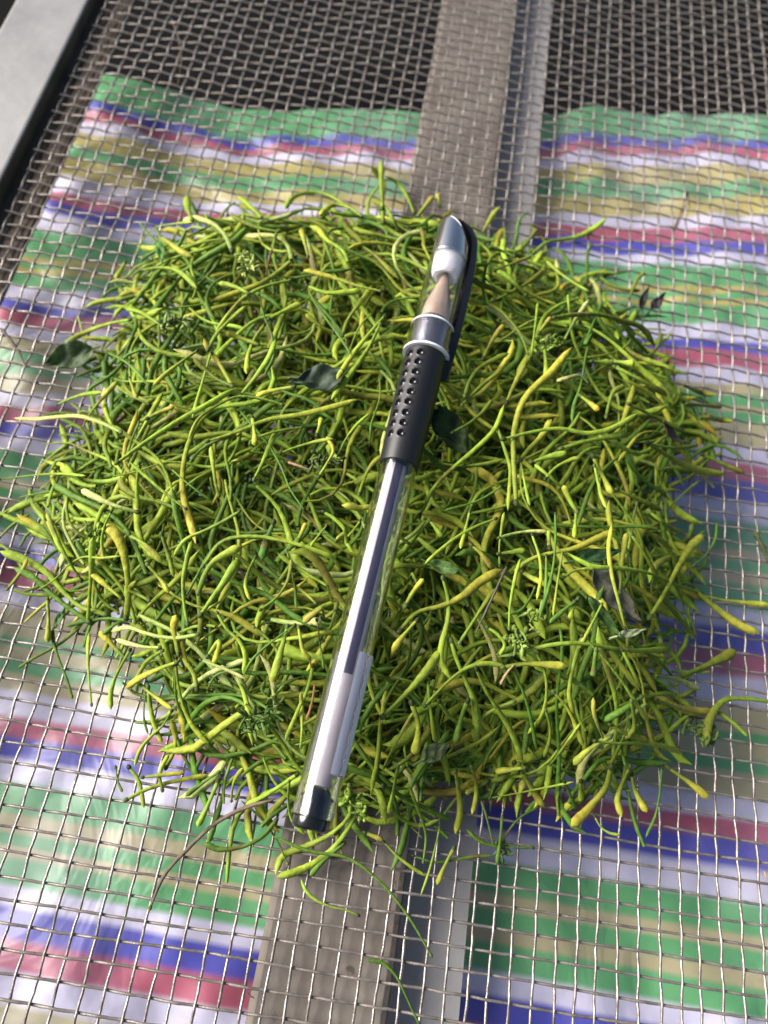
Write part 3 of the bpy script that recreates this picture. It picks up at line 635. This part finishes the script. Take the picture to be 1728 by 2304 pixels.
# ---------------------------------------------------------------- clusters of tiny flower buds
def cluster(px, py, rpx, tint, label, cnt=22, off=0.7, seed=1):
    rg = np.random.default_rng(seed); c0 = surf_hit(px, py, off); Rr = rpx * depth(c0) / F
    AV, AF, AC = [], [], []; nv = 0
    ax = np.array([math.cos(seed * 1.7), math.sin(seed * 1.7), 0.15]); bend = rg.normal(0, 0.5, 3) * (1, 1, 0.2)
    off *= 1.0
    for k in range(cnt):
        u_ = rg.uniform(-1, 1); az = rg.uniform(0, 6.28); el = rg.uniform(-0.1, 0.9); L = Rr * rg.uniform(0.22, 0.6)
        d = np.array([math.cos(az) * math.cos(el), math.sin(az) * math.cos(el), math.sin(el) * 0.7]) + ax * u_ * 0.8; d /= np.linalg.norm(d)
        s0 = c0 + ax * u_ * Rr * 0.6 + bend * Rr * u_ * u_ * 0.5 + rg.normal(0, 0.08, 3)
        mid = s0 + d * L * 0.5 + rg.normal(0, 0.16, 3); end = s0 + d * L + rg.normal(0, 0.15, 3)
        P, _ = resample([s0, mid, end], 9); r = rg.uniform(0.045, 0.085)
        pr = np.array([0.8, 0.7, 0.65, 0.65, 0.75, 1.1, 1.5, 1.3, 0.2]) * r
        V, Fq = tube(P, pr, 6)
        cc = np.array(tint) * rg.uniform(0.6, 1.4); AV.append(V); AF.append(Fq + nv); nv += len(V); AC.append(np.tile(cc, (len(V), 1)))
        if rg.random() < 0.5:                        # bract: small pointed scale
            P2, _ = resample([mid, mid + rg.normal(0, 0.25, 3) + (0, 0, 0.1)], 5)
            V, Fq = tube(P2, np.array([0.3, 1, 0.9, 0.5, 0.05]) * 0.10, 5, flat=0.3); AV.append(V); AF.append(Fq + nv); nv += len(V); AC.append(np.tile(cc * 1.2, (len(V), 1)))
    bw = W(c0)
    o = new_obj('flower_cluster', W(np.vstack(AV)) - bw, np.vstack(AF), M_bud, col=np.vstack(AC), world=False); o.location = bw
    tag(o, label, 'flower cluster', 'clusters of tiny unopened flower buds')
CG = (0.17, 0.25, 0.035)
cluster(1165, 1440, 62, (0.17, 0.24, 0.045), 'spiky cluster of tiny green buds right of the pale barrel end', 34, 0.6, 3)
cluster(1570, 1645, 52, (0.10, 0.15, 0.03), 'dark cluster of tiny buds at the right rim of the heap', 30, 0.3, 4)
cluster(590, 1615, 66, (0.08, 0.14, 0.025), 'dark green brush of tiny curved buds left of the pale barrel end', 40, 0.1, 5)
cluster(795, 1800, 38, CG, 'bright green knot of tiny buds right beside the end plug', 36, 0.4, 6)
cluster(1232, 775, 36, CG, 'loose cluster of tiny green buds right of the pen cap', 20, 0.5, 7)
cluster(560, 600, 46, (0.24, 0.30, 0.07), 'pale cluster of tiny buds at the far left of the heap', 36, 0.3, 8)
cluster(735, 1035, 40, (0.08, 0.11, 0.025), 'dark cluster of tiny buds with a pink twig end left of the clear barrel', 24, 0.4, 9)
cluster(215, 1215, 40, CG, 'small cluster of tiny buds at the left rim of the heap', 22, 0.2, 10)
cluster(395, 725, 42, (0.16, 0.22, 0.06), 'flat cluster of tiny buds in the left part of the heap', 26, 0.3, 11)
cluster(1130, 1905, 26, (0.07, 0.14, 0.04), 'forked green cluster lying on the mesh right of the bar', 10, 0.1, 12)

# ---------------------------------------------------------------- twigs and debris
def bit(name, pts, wpx, tint, label, cat, off=0.4, fixed=None, taper=True):
    P = np.array([at(x, y, fixed) if fixed is not None else surf_hit(x, y, off) for x, y in pts]); P, _ = resample(P, 12)
    r = wpx / 2 * depth(P[0]) / F
    pr = r * (1 + 0.25 * np.sin(np.arange(12) * 1.9)) * (np.linspace(1, 0.5, 12) if taper else 1)
    pr[0] *= 0.4; pr[-1] *= 0.3
    V, Fq = tube(P, pr, 6, wob=1 + rng.normal(0, 0.1, (12, 6))); bw = W(P[0])
    o = new_obj(name, W(V) - bw, Fq, M_dry, col=np.tile(tint, (len(V), 1)), world=False); o.location = bw
    tag(o, label, cat)
bit('twig', [(612, 560), (604, 590), (598, 622)], 6, (0.13, 0.06, 0.03), 'thin reddish twig standing in the far left part of the heap', 'twig', 1.0)
bit('twig', [(648, 1040), (672, 1048), (695, 1056)], 7, (0.28, 0.17, 0.11), 'short pinkish twig with a pale cut end left of the clear barrel', 'twig', 0.9)
bit('twig', [(690, 1620), (702, 1580), (708, 1540)], 7, (0.22, 0.12, 0.05), 'rusty orange twig left of the pale barrel end', 'twig', 0.7)
bit('twig', [(1126, 1540), (1140, 1515), (1158, 1495)], 8, (0.32, 0.24, 0.12), 'short stub with a pinkish cut end right of the pale barrel end', 'twig', 0.9)
bit('twig', [(1140, 1275), (1110, 1340), (1070, 1425)], 7, (0.11, 0.10, 0.07), 'thin grey-brown stalk lying right of the clear barrel', 'twig', 0.8)
bit('dry_stalk', [(0, 738), (34, 780), (60, 828)], 9, (0.12, 0.10, 0.08), 'shrivelled grey stalk on the mesh at the left edge of the photo', 'dry stalk', fixed=0.2)
bit('dry_stalk', [(1698, 1195), (1720, 1240), (1745, 1300)], 13, (0.06, 0.07, 0.03), 'dark olive dried stalk at the right edge of the photo', 'dry stalk', fixed=0.3)
bit('dry_scrap', [(1516, 520), (1536, 470), (1546, 430), (1552, 470)], 8, (0.20, 0.14, 0.07), 'curled brown dry scrap caught on the mesh at the upper right', 'dry scrap', fixed=-0.1)
bit('dry_thread', [(385, 40), (400, 80), (408, 130), (400, 190)], 4, (0.22, 0.18, 0.13), 'thin tan thread tangled in the mesh at the upper left', 'thread', fixed=-0.3)
bit('dry_thread', [(555, 2235), (562, 2240), (572, 2246)], 5, (0.10, 0.08, 0.06), 'tiny brown knot with a loose end on the mesh beside the cross bar', 'thread', fixed=0.12)
bit('dry_stalk', [(1720, 1960), (1724, 1972), (1735, 1985)], 4, (0.42, 0.26, 0.06), 'orange speck of straw on the mesh at the lower right edge', 'dry stalk', fixed=0.1)

# ---------------------------------------------------------------- the pen
pen = empty('gel_pen', W(P1))
PX = Vector(W(P0) - W(P1)).normalized()
PUP = Vector((0, 0, 1)); PUP = (PUP - PX * PUP.dot(PX)).normalized()
PV = PX.cross(PUP)                              # towards the right of the photo
pm = Matrix((PX, PV, PUP)).transposed().to_4x4()
# viewing side: angle measured from local +Z (up) towards local -Y (left)
pen.matrix_world = Matrix.Translation(Vector(W(P1))) @ pm
def s_at(y, r=0.85):                                    # axis coordinate seen at photo row y
    best = 0; bd = 1e9
    for s in np.linspace(-1.0, PL + 0.5, 900):
        p = P1 + PA * s + np.array([0, 0, r * 0.9]); q = R @ np.array([p[0] - CX, p[1] - CY, -p[2] + CH]); d = abs(1152 + F * q[1] / q[2] - y)
        if d < bd: bd = d; best = s
    return best
def pp(name, vf, mt, par=pen, smooth=True):
    v, f = vf
    o = new_obj(name, np.array(v) * S, f, mt, parent=par, smooth=smooth, world=False)
    bm = bmesh.new(); bm.from_mesh(o.data); bmesh.ops.remove_doubles(bm, verts=bm.verts, dist=1e-7); bmesh.ops.recalc_face_normals(bm, faces=bm.faces)
    for e_ in bm.edges: e_.smooth = not (len(e_.link_faces) == 2 and e_.calc_face_angle(0) > 0.45)
    bm.to_mesh(o.data); bm.free()
    return o
def closed_tube(s0, s1, ro, ri, sides=64, ro1=None, ri1=None, bev=0.04):
    ro1 = ro if ro1 is None else ro1; ri1 = ri if ri1 is None else ri1
    prof = [(s0, ri), (s0, ro - bev), (s0 + bev, ro)] + [(s0 + (s1 - s0) * t, ro + (ro1 - ro) * t) for t in (0.25, 0.5, 0.75)] + [(s1 - bev, ro1), (s1, ro1 - bev), (s1, ri1), (s0, ri)]
    return lathe(prof, sides)
sB0 = s_at(1838); sB1 = s_at(1035); sG1 = s_at(784); sC0 = s_at(782); sC1 = s_at(560)
barrel = pp('barrel', closed_tube(s_at(1838), s_at(1030), 0.88, 0.76, 64, 0.915, 0.79), M_clear)
# step in the barrel near its end
pp('end_plug', lathe([(0.0, 0.0), (0.0, 0.68), (0.06, 0.76), (0.12, 0.79), (sB0 - 0.03, 0.80), (sB0, 0.76), (sB0 + 0.02, 0.62), (s_at(1796), 0.64), (s_at(1794), 0.73), (s_at(1789), 0.73), (s_at(1788), 0.6), (s_at(1774), 0.52), (s_at(1770), 0.45), (s_at(1769), 0.0)], 48), M_black)
sI = s_at(1512)
rf = pp('refill', [[(a_, b_ - 0.08, c_) for a_, b_, c_ in lathe([(s_at(1766), 0), (s_at(1766), 0.50), (s_at(1000), 0.50), (s_at(1000), 0.0)], 40)[0]], lathe([(0, 0)] * 4, 40)[1]], mat('milky_refill', (0.50, 0.46, 0.50), 0.3, **{'Subsurface Weight': 0.3, 'Subsurface Radius': (0.002, 0.002, 0.002), 'Subsurface Scale': 0.5}))
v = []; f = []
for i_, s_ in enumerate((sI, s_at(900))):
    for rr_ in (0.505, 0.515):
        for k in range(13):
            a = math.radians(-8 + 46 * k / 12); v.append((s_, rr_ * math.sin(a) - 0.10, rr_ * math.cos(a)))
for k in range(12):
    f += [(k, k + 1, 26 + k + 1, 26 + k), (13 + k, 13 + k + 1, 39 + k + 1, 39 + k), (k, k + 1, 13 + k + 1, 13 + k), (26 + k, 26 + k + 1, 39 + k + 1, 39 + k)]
pp('ink_shaded_side', (v, f), M_ink_shade)  # navy strip: ink, and the refill's shaded half put into the colour
# printed film round the back and right of the barrel
ls0, ls1 = s_at(1733), s_at(1458)
def film(name, a0, a1, r0, r1, s0_, s1_, mt_, nA=40):
    v = []; f = []
    for i, (s_, gr_) in enumerate(((s0_, r0), (s1_, r1))):
        for rr_ in (gr_ + 0.012, gr_ + 0.002):
            for k in range(nA + 1):
                a = math.radians(a0 + (a1 - a0) * k / nA)      # measured from the top, to the right and round underneath
                v.append((s_, rr_ * math.sin(a), rr_ * math.cos(a)))
    n1 = nA + 1
    for k in range(nA):
        f.append((k, k + 1, 2 * n1 + k + 1, 2 * n1 + k)); f.append((n1 + k + 1, n1 + k, 3 * n1 + k, 3 * n1 + k + 1))
        f.append((k + 1, k, n1 + k, n1 + k + 1)); f.append((2 * n1 + k, 2 * n1 + k + 1, 3 * n1 + k + 1, 3 * n1 + k))
    return pp(name, (v, f), mt_)
film('label_film', 56, 245, 0.905, 0.918, ls0, ls1, M_label)
film('inner_film', 22, 58, 0.74, 0.745, s_at(1736), ls1 - 0.02, M_label)
# rubber grip with two rows of dimples
g0, g1 = s_at(1035), s_at(783)
NS, NA = 300, 260
ss = np.linspace(g0, g1, NS); aa = np.arange(NA) / NA * 2 * math.pi
rows = [s_at(y) for y in (800, 821, 844, 866, 888.5, 911, 934, 957, 980)]
prof_r = 0.985 + 0.10 * np.sin(np.clip((ss - g0) / (g1 - g0), 0, 1) * math.pi * 0.62)
RRr = np.repeat(prof_r[:, None], NA, 1)
RRr[:3] -= np.array([0.06, 0.03, 0.01])[:, None]; RRr[-3:] -= np.array([0.01, 0.03, 0.06])[:, None]
for col_deg in (16, 50):
    ca = math.radians(90 + col_deg)             # angle in (y, z): 90 = up, larger = left
    for s_ in rows:
        da = (aa[None, :] - ca + math.pi) % (2 * math.pi) - math.pi
        dd = np.sqrt((ss[:, None] - s_) ** 2 + (da * 1.06) ** 2)
        rad_ = 0.185
        dep = np.where(dd < rad_, -np.sqrt(np.clip(rad_ ** 2 - dd ** 2, 0, None)) * 0.85, 0) + 0.022 * np.exp(-((dd - rad_ - 0.02) / 0.022) ** 2)
        RRr += dep
V = np.stack([np.repeat(ss[:, None], NA, 1), RRr * np.cos(aa), RRr * np.sin(aa)], -1).reshape(-1, 3)
i = np.arange(NS - 1)[:, None] * NA; j = np.arange(NA)[None, :]; j2 = (j + 1) % NA
Fg = np.stack([i + NA + j, i + NA + j2, i + j2, i + j], -1).reshape(-1, 4).tolist()
Fg.append(tuple(range(NA)))
grip = pp('grip', (V, Fg), M_rubber)
grip.data.materials.append(mat('smooth_dimple', (0.012, 0.012, 0.014), 0.12))
for p_ in grip.data.polygons:
    c_ = p_.center; r_ = math.hypot(c_[1], c_[2]) / S; k_ = int(np.clip((c_[0] / S - g0) / (g1 - g0) * (NS - 1), 0, NS - 1))
    if 4 < k_ < NS - 5 and r_ < prof_r[k_] - 0.012: p_.material_index = 1
# inside the cap: metal collar, nib cone, tip and its white holder
pp('collar', lathe([(s_at(790), 0.0), (s_at(790), 0.96), (s_at(716), 0.94), (s_at(712), 0.80), (s_at(712), 0)], 48), M_clear)
pp('inner_collar', lathe([(s_at(782, 0.5), 0), (s_at(782, 0.5), 0.84), (s_at(716, 0.5), 0.84), (s_at(716, 0.5), 0)], 40), mat('dark_inner_collar', (0.30, 0.29, 0.34), 0.25, 0.45))
pp('nib_ring', lathe([(s_at(714, 0.5), 0), (s_at(714, 0.5), 0.80), (s_at(688, 0.5), 0.77), (s_at(687, 0.5), 0.0)], 48), M_brass)
pp('nib', lathe([(s_at(690, 0.5), 0.0), (s_at(690, 0.5), 0.76), (s_at(672, 0.5), 0.68), (s_at(614, 0.5), 0.22), (s_at(610, 0.5), 0.09), (s_at(598, 0.5), 0.07), (s_at(596, 0.5), 0.0)], 48), M_brass)
pp('nib_holder', lathe([(s_at(596), 0.12), (s_at(606), 0.50), (s_at(606), 0.68), (s_at(600), 0.80), (s_at(572), 0.84), (s_at(566), 0.84), (s_at(566), 0.0)], 48), M_white)
# clear cap with thicker mouth ring
cap = pp('cap', lathe([(sC0 + 0.11, 1.06), (sC0 + 0.11, 1.17), (sC0 + 0.14, 1.22), (s_at(768), 1.23), (s_at(764), 1.19), (s_at(724), 1.18), (s_at(720), 1.11), (s_at(700), 1.115), (s_at(640), 1.10), (s_at(567), 1.075), (s_at(562), 1.05), (s_at(562), 0.95), (s_at(640), 0.97), (s_at(721), 1.0), (s_at(768), 1.05), (sC0 + 0.11, 1.06)], 72), M_clear)
pp('mouth_ring', lathe([(sC0 - 0.02, 1.05), (sC0 - 0.02, 1.25), (sC0 + 0.10, 1.25), (sC0 + 0.10, 1.05), (sC0 - 0.02, 1.05)], 72), mat('frosted_rim', (0.80, 0.80, 0.84), 0.3))
pp('collar_line', lathe([(s_at(722), 1.10), (s_at(722), 1.195), (s_at(719), 1.17), (s_at(719), 1.10), (s_at(722), 1.10)], 72), bpy.data.materials['frosted_rim'])
# silver end of the cap, cut on a slant that falls to the right, black cover and clip
sT = s_at(484); s0 = s_at(566)
def slant_ring(s_left, s_right, r, sides=64, s_const=None):
    out = []
    for k in range(sides):
        a = 2 * math.pi * k / sides; y = r * math.cos(a); z = r * math.sin(a)
        t = (y / max(r, 1e-6) + 1) / 2 * (r / 1.05) + (1 - r / 1.05) / 2
        s = s_const if s_const is not None else s_left + (s_right - s_left) * t ** 1.7
        out.append((s, y, z))
    return out
def loft(rings):
    v = [p for r_ in rings for p in r_]; n_ = len(rings[0]); f = []
    for i_ in range(len(rings) - 1):
        for k in range(n_):
            k2 = (k + 1) % n_; f.append((i_ * n_ + k, (i_ + 1) * n_ + k, (i_ + 1) * n_ + k2, i_ * n_ + k2))
    f.append(tuple(range(n_))[::-1] if False else tuple(range(n_))); f.append(tuple(range((len(rings) - 1) * n_, len(rings) * n_))[::-1])
    return v, f
sR = s_at(548)
pp('silver_cap_end', loft([slant_ring(0, 0, 1.0, s_const=s0 - 0.1), slant_ring(0, 0, 1.05, s_const=s0), slant_ring(sT - 0.35, sR - 0.2, 1.05), slant_ring(sT - 0.12, sR - 0.02, 1.0), slant_ring(sT - 0.06, sR + 0.03, 0.93)]), M_chrome)
pp('cap_cover', loft([slant_ring(sT - 0.10, sR + 0.02, 0.94), slant_ring(sT - 0.02, sR + 0.12, 0.99), slant_ring(sT + 0.02, sR + 0.2, 0.95), slant_ring(sT + 0.03, sR + 0.22, 0.7)]), M_black)
# clip: a tapering black strip down the right side of the cap
cpts = [(sT - 0.05, 0.0, 0.55), (sT - 0.30, 0.55, 0.55), (sT - 0.85, 0.94, 0.6), (sT - 1.6, 1.12, 0.6), (sT - 3.0, 1.24, 0.62), (s_at(690), 1.27, 0.60), (s_at(740), 1.25, 0.50), (s_at(780), 1.22, 0.40), (s_at(812), 1.20, 0.26), (s_at(820), 1.20, 0.10)]
Q, _ = resample(np.array(cpts), 40)
dn = math.radians(-12)
v = []
for s, y, hw in Q:
    th_ = 0.27
    ring = []
    for k in range(12):
        a = 2 * math.pi * k / 12
        yy = y + th_ * np.sign(math.cos(a)) * abs(math.cos(a)) ** 0.6; zz = hw * np.sign(math.sin(a)) * abs(math.sin(a)) ** 0.6
        ring.append((s, yy * math.cos(dn) - zz * math.sin(dn), yy * math.sin(dn) + zz * math.cos(dn)))
    v.append(ring)
pp('clip', loft(v), M_black)
tag(pen, 'capped clear gel pen with dimpled black grip and black clip, lying on the heap', 'pen')
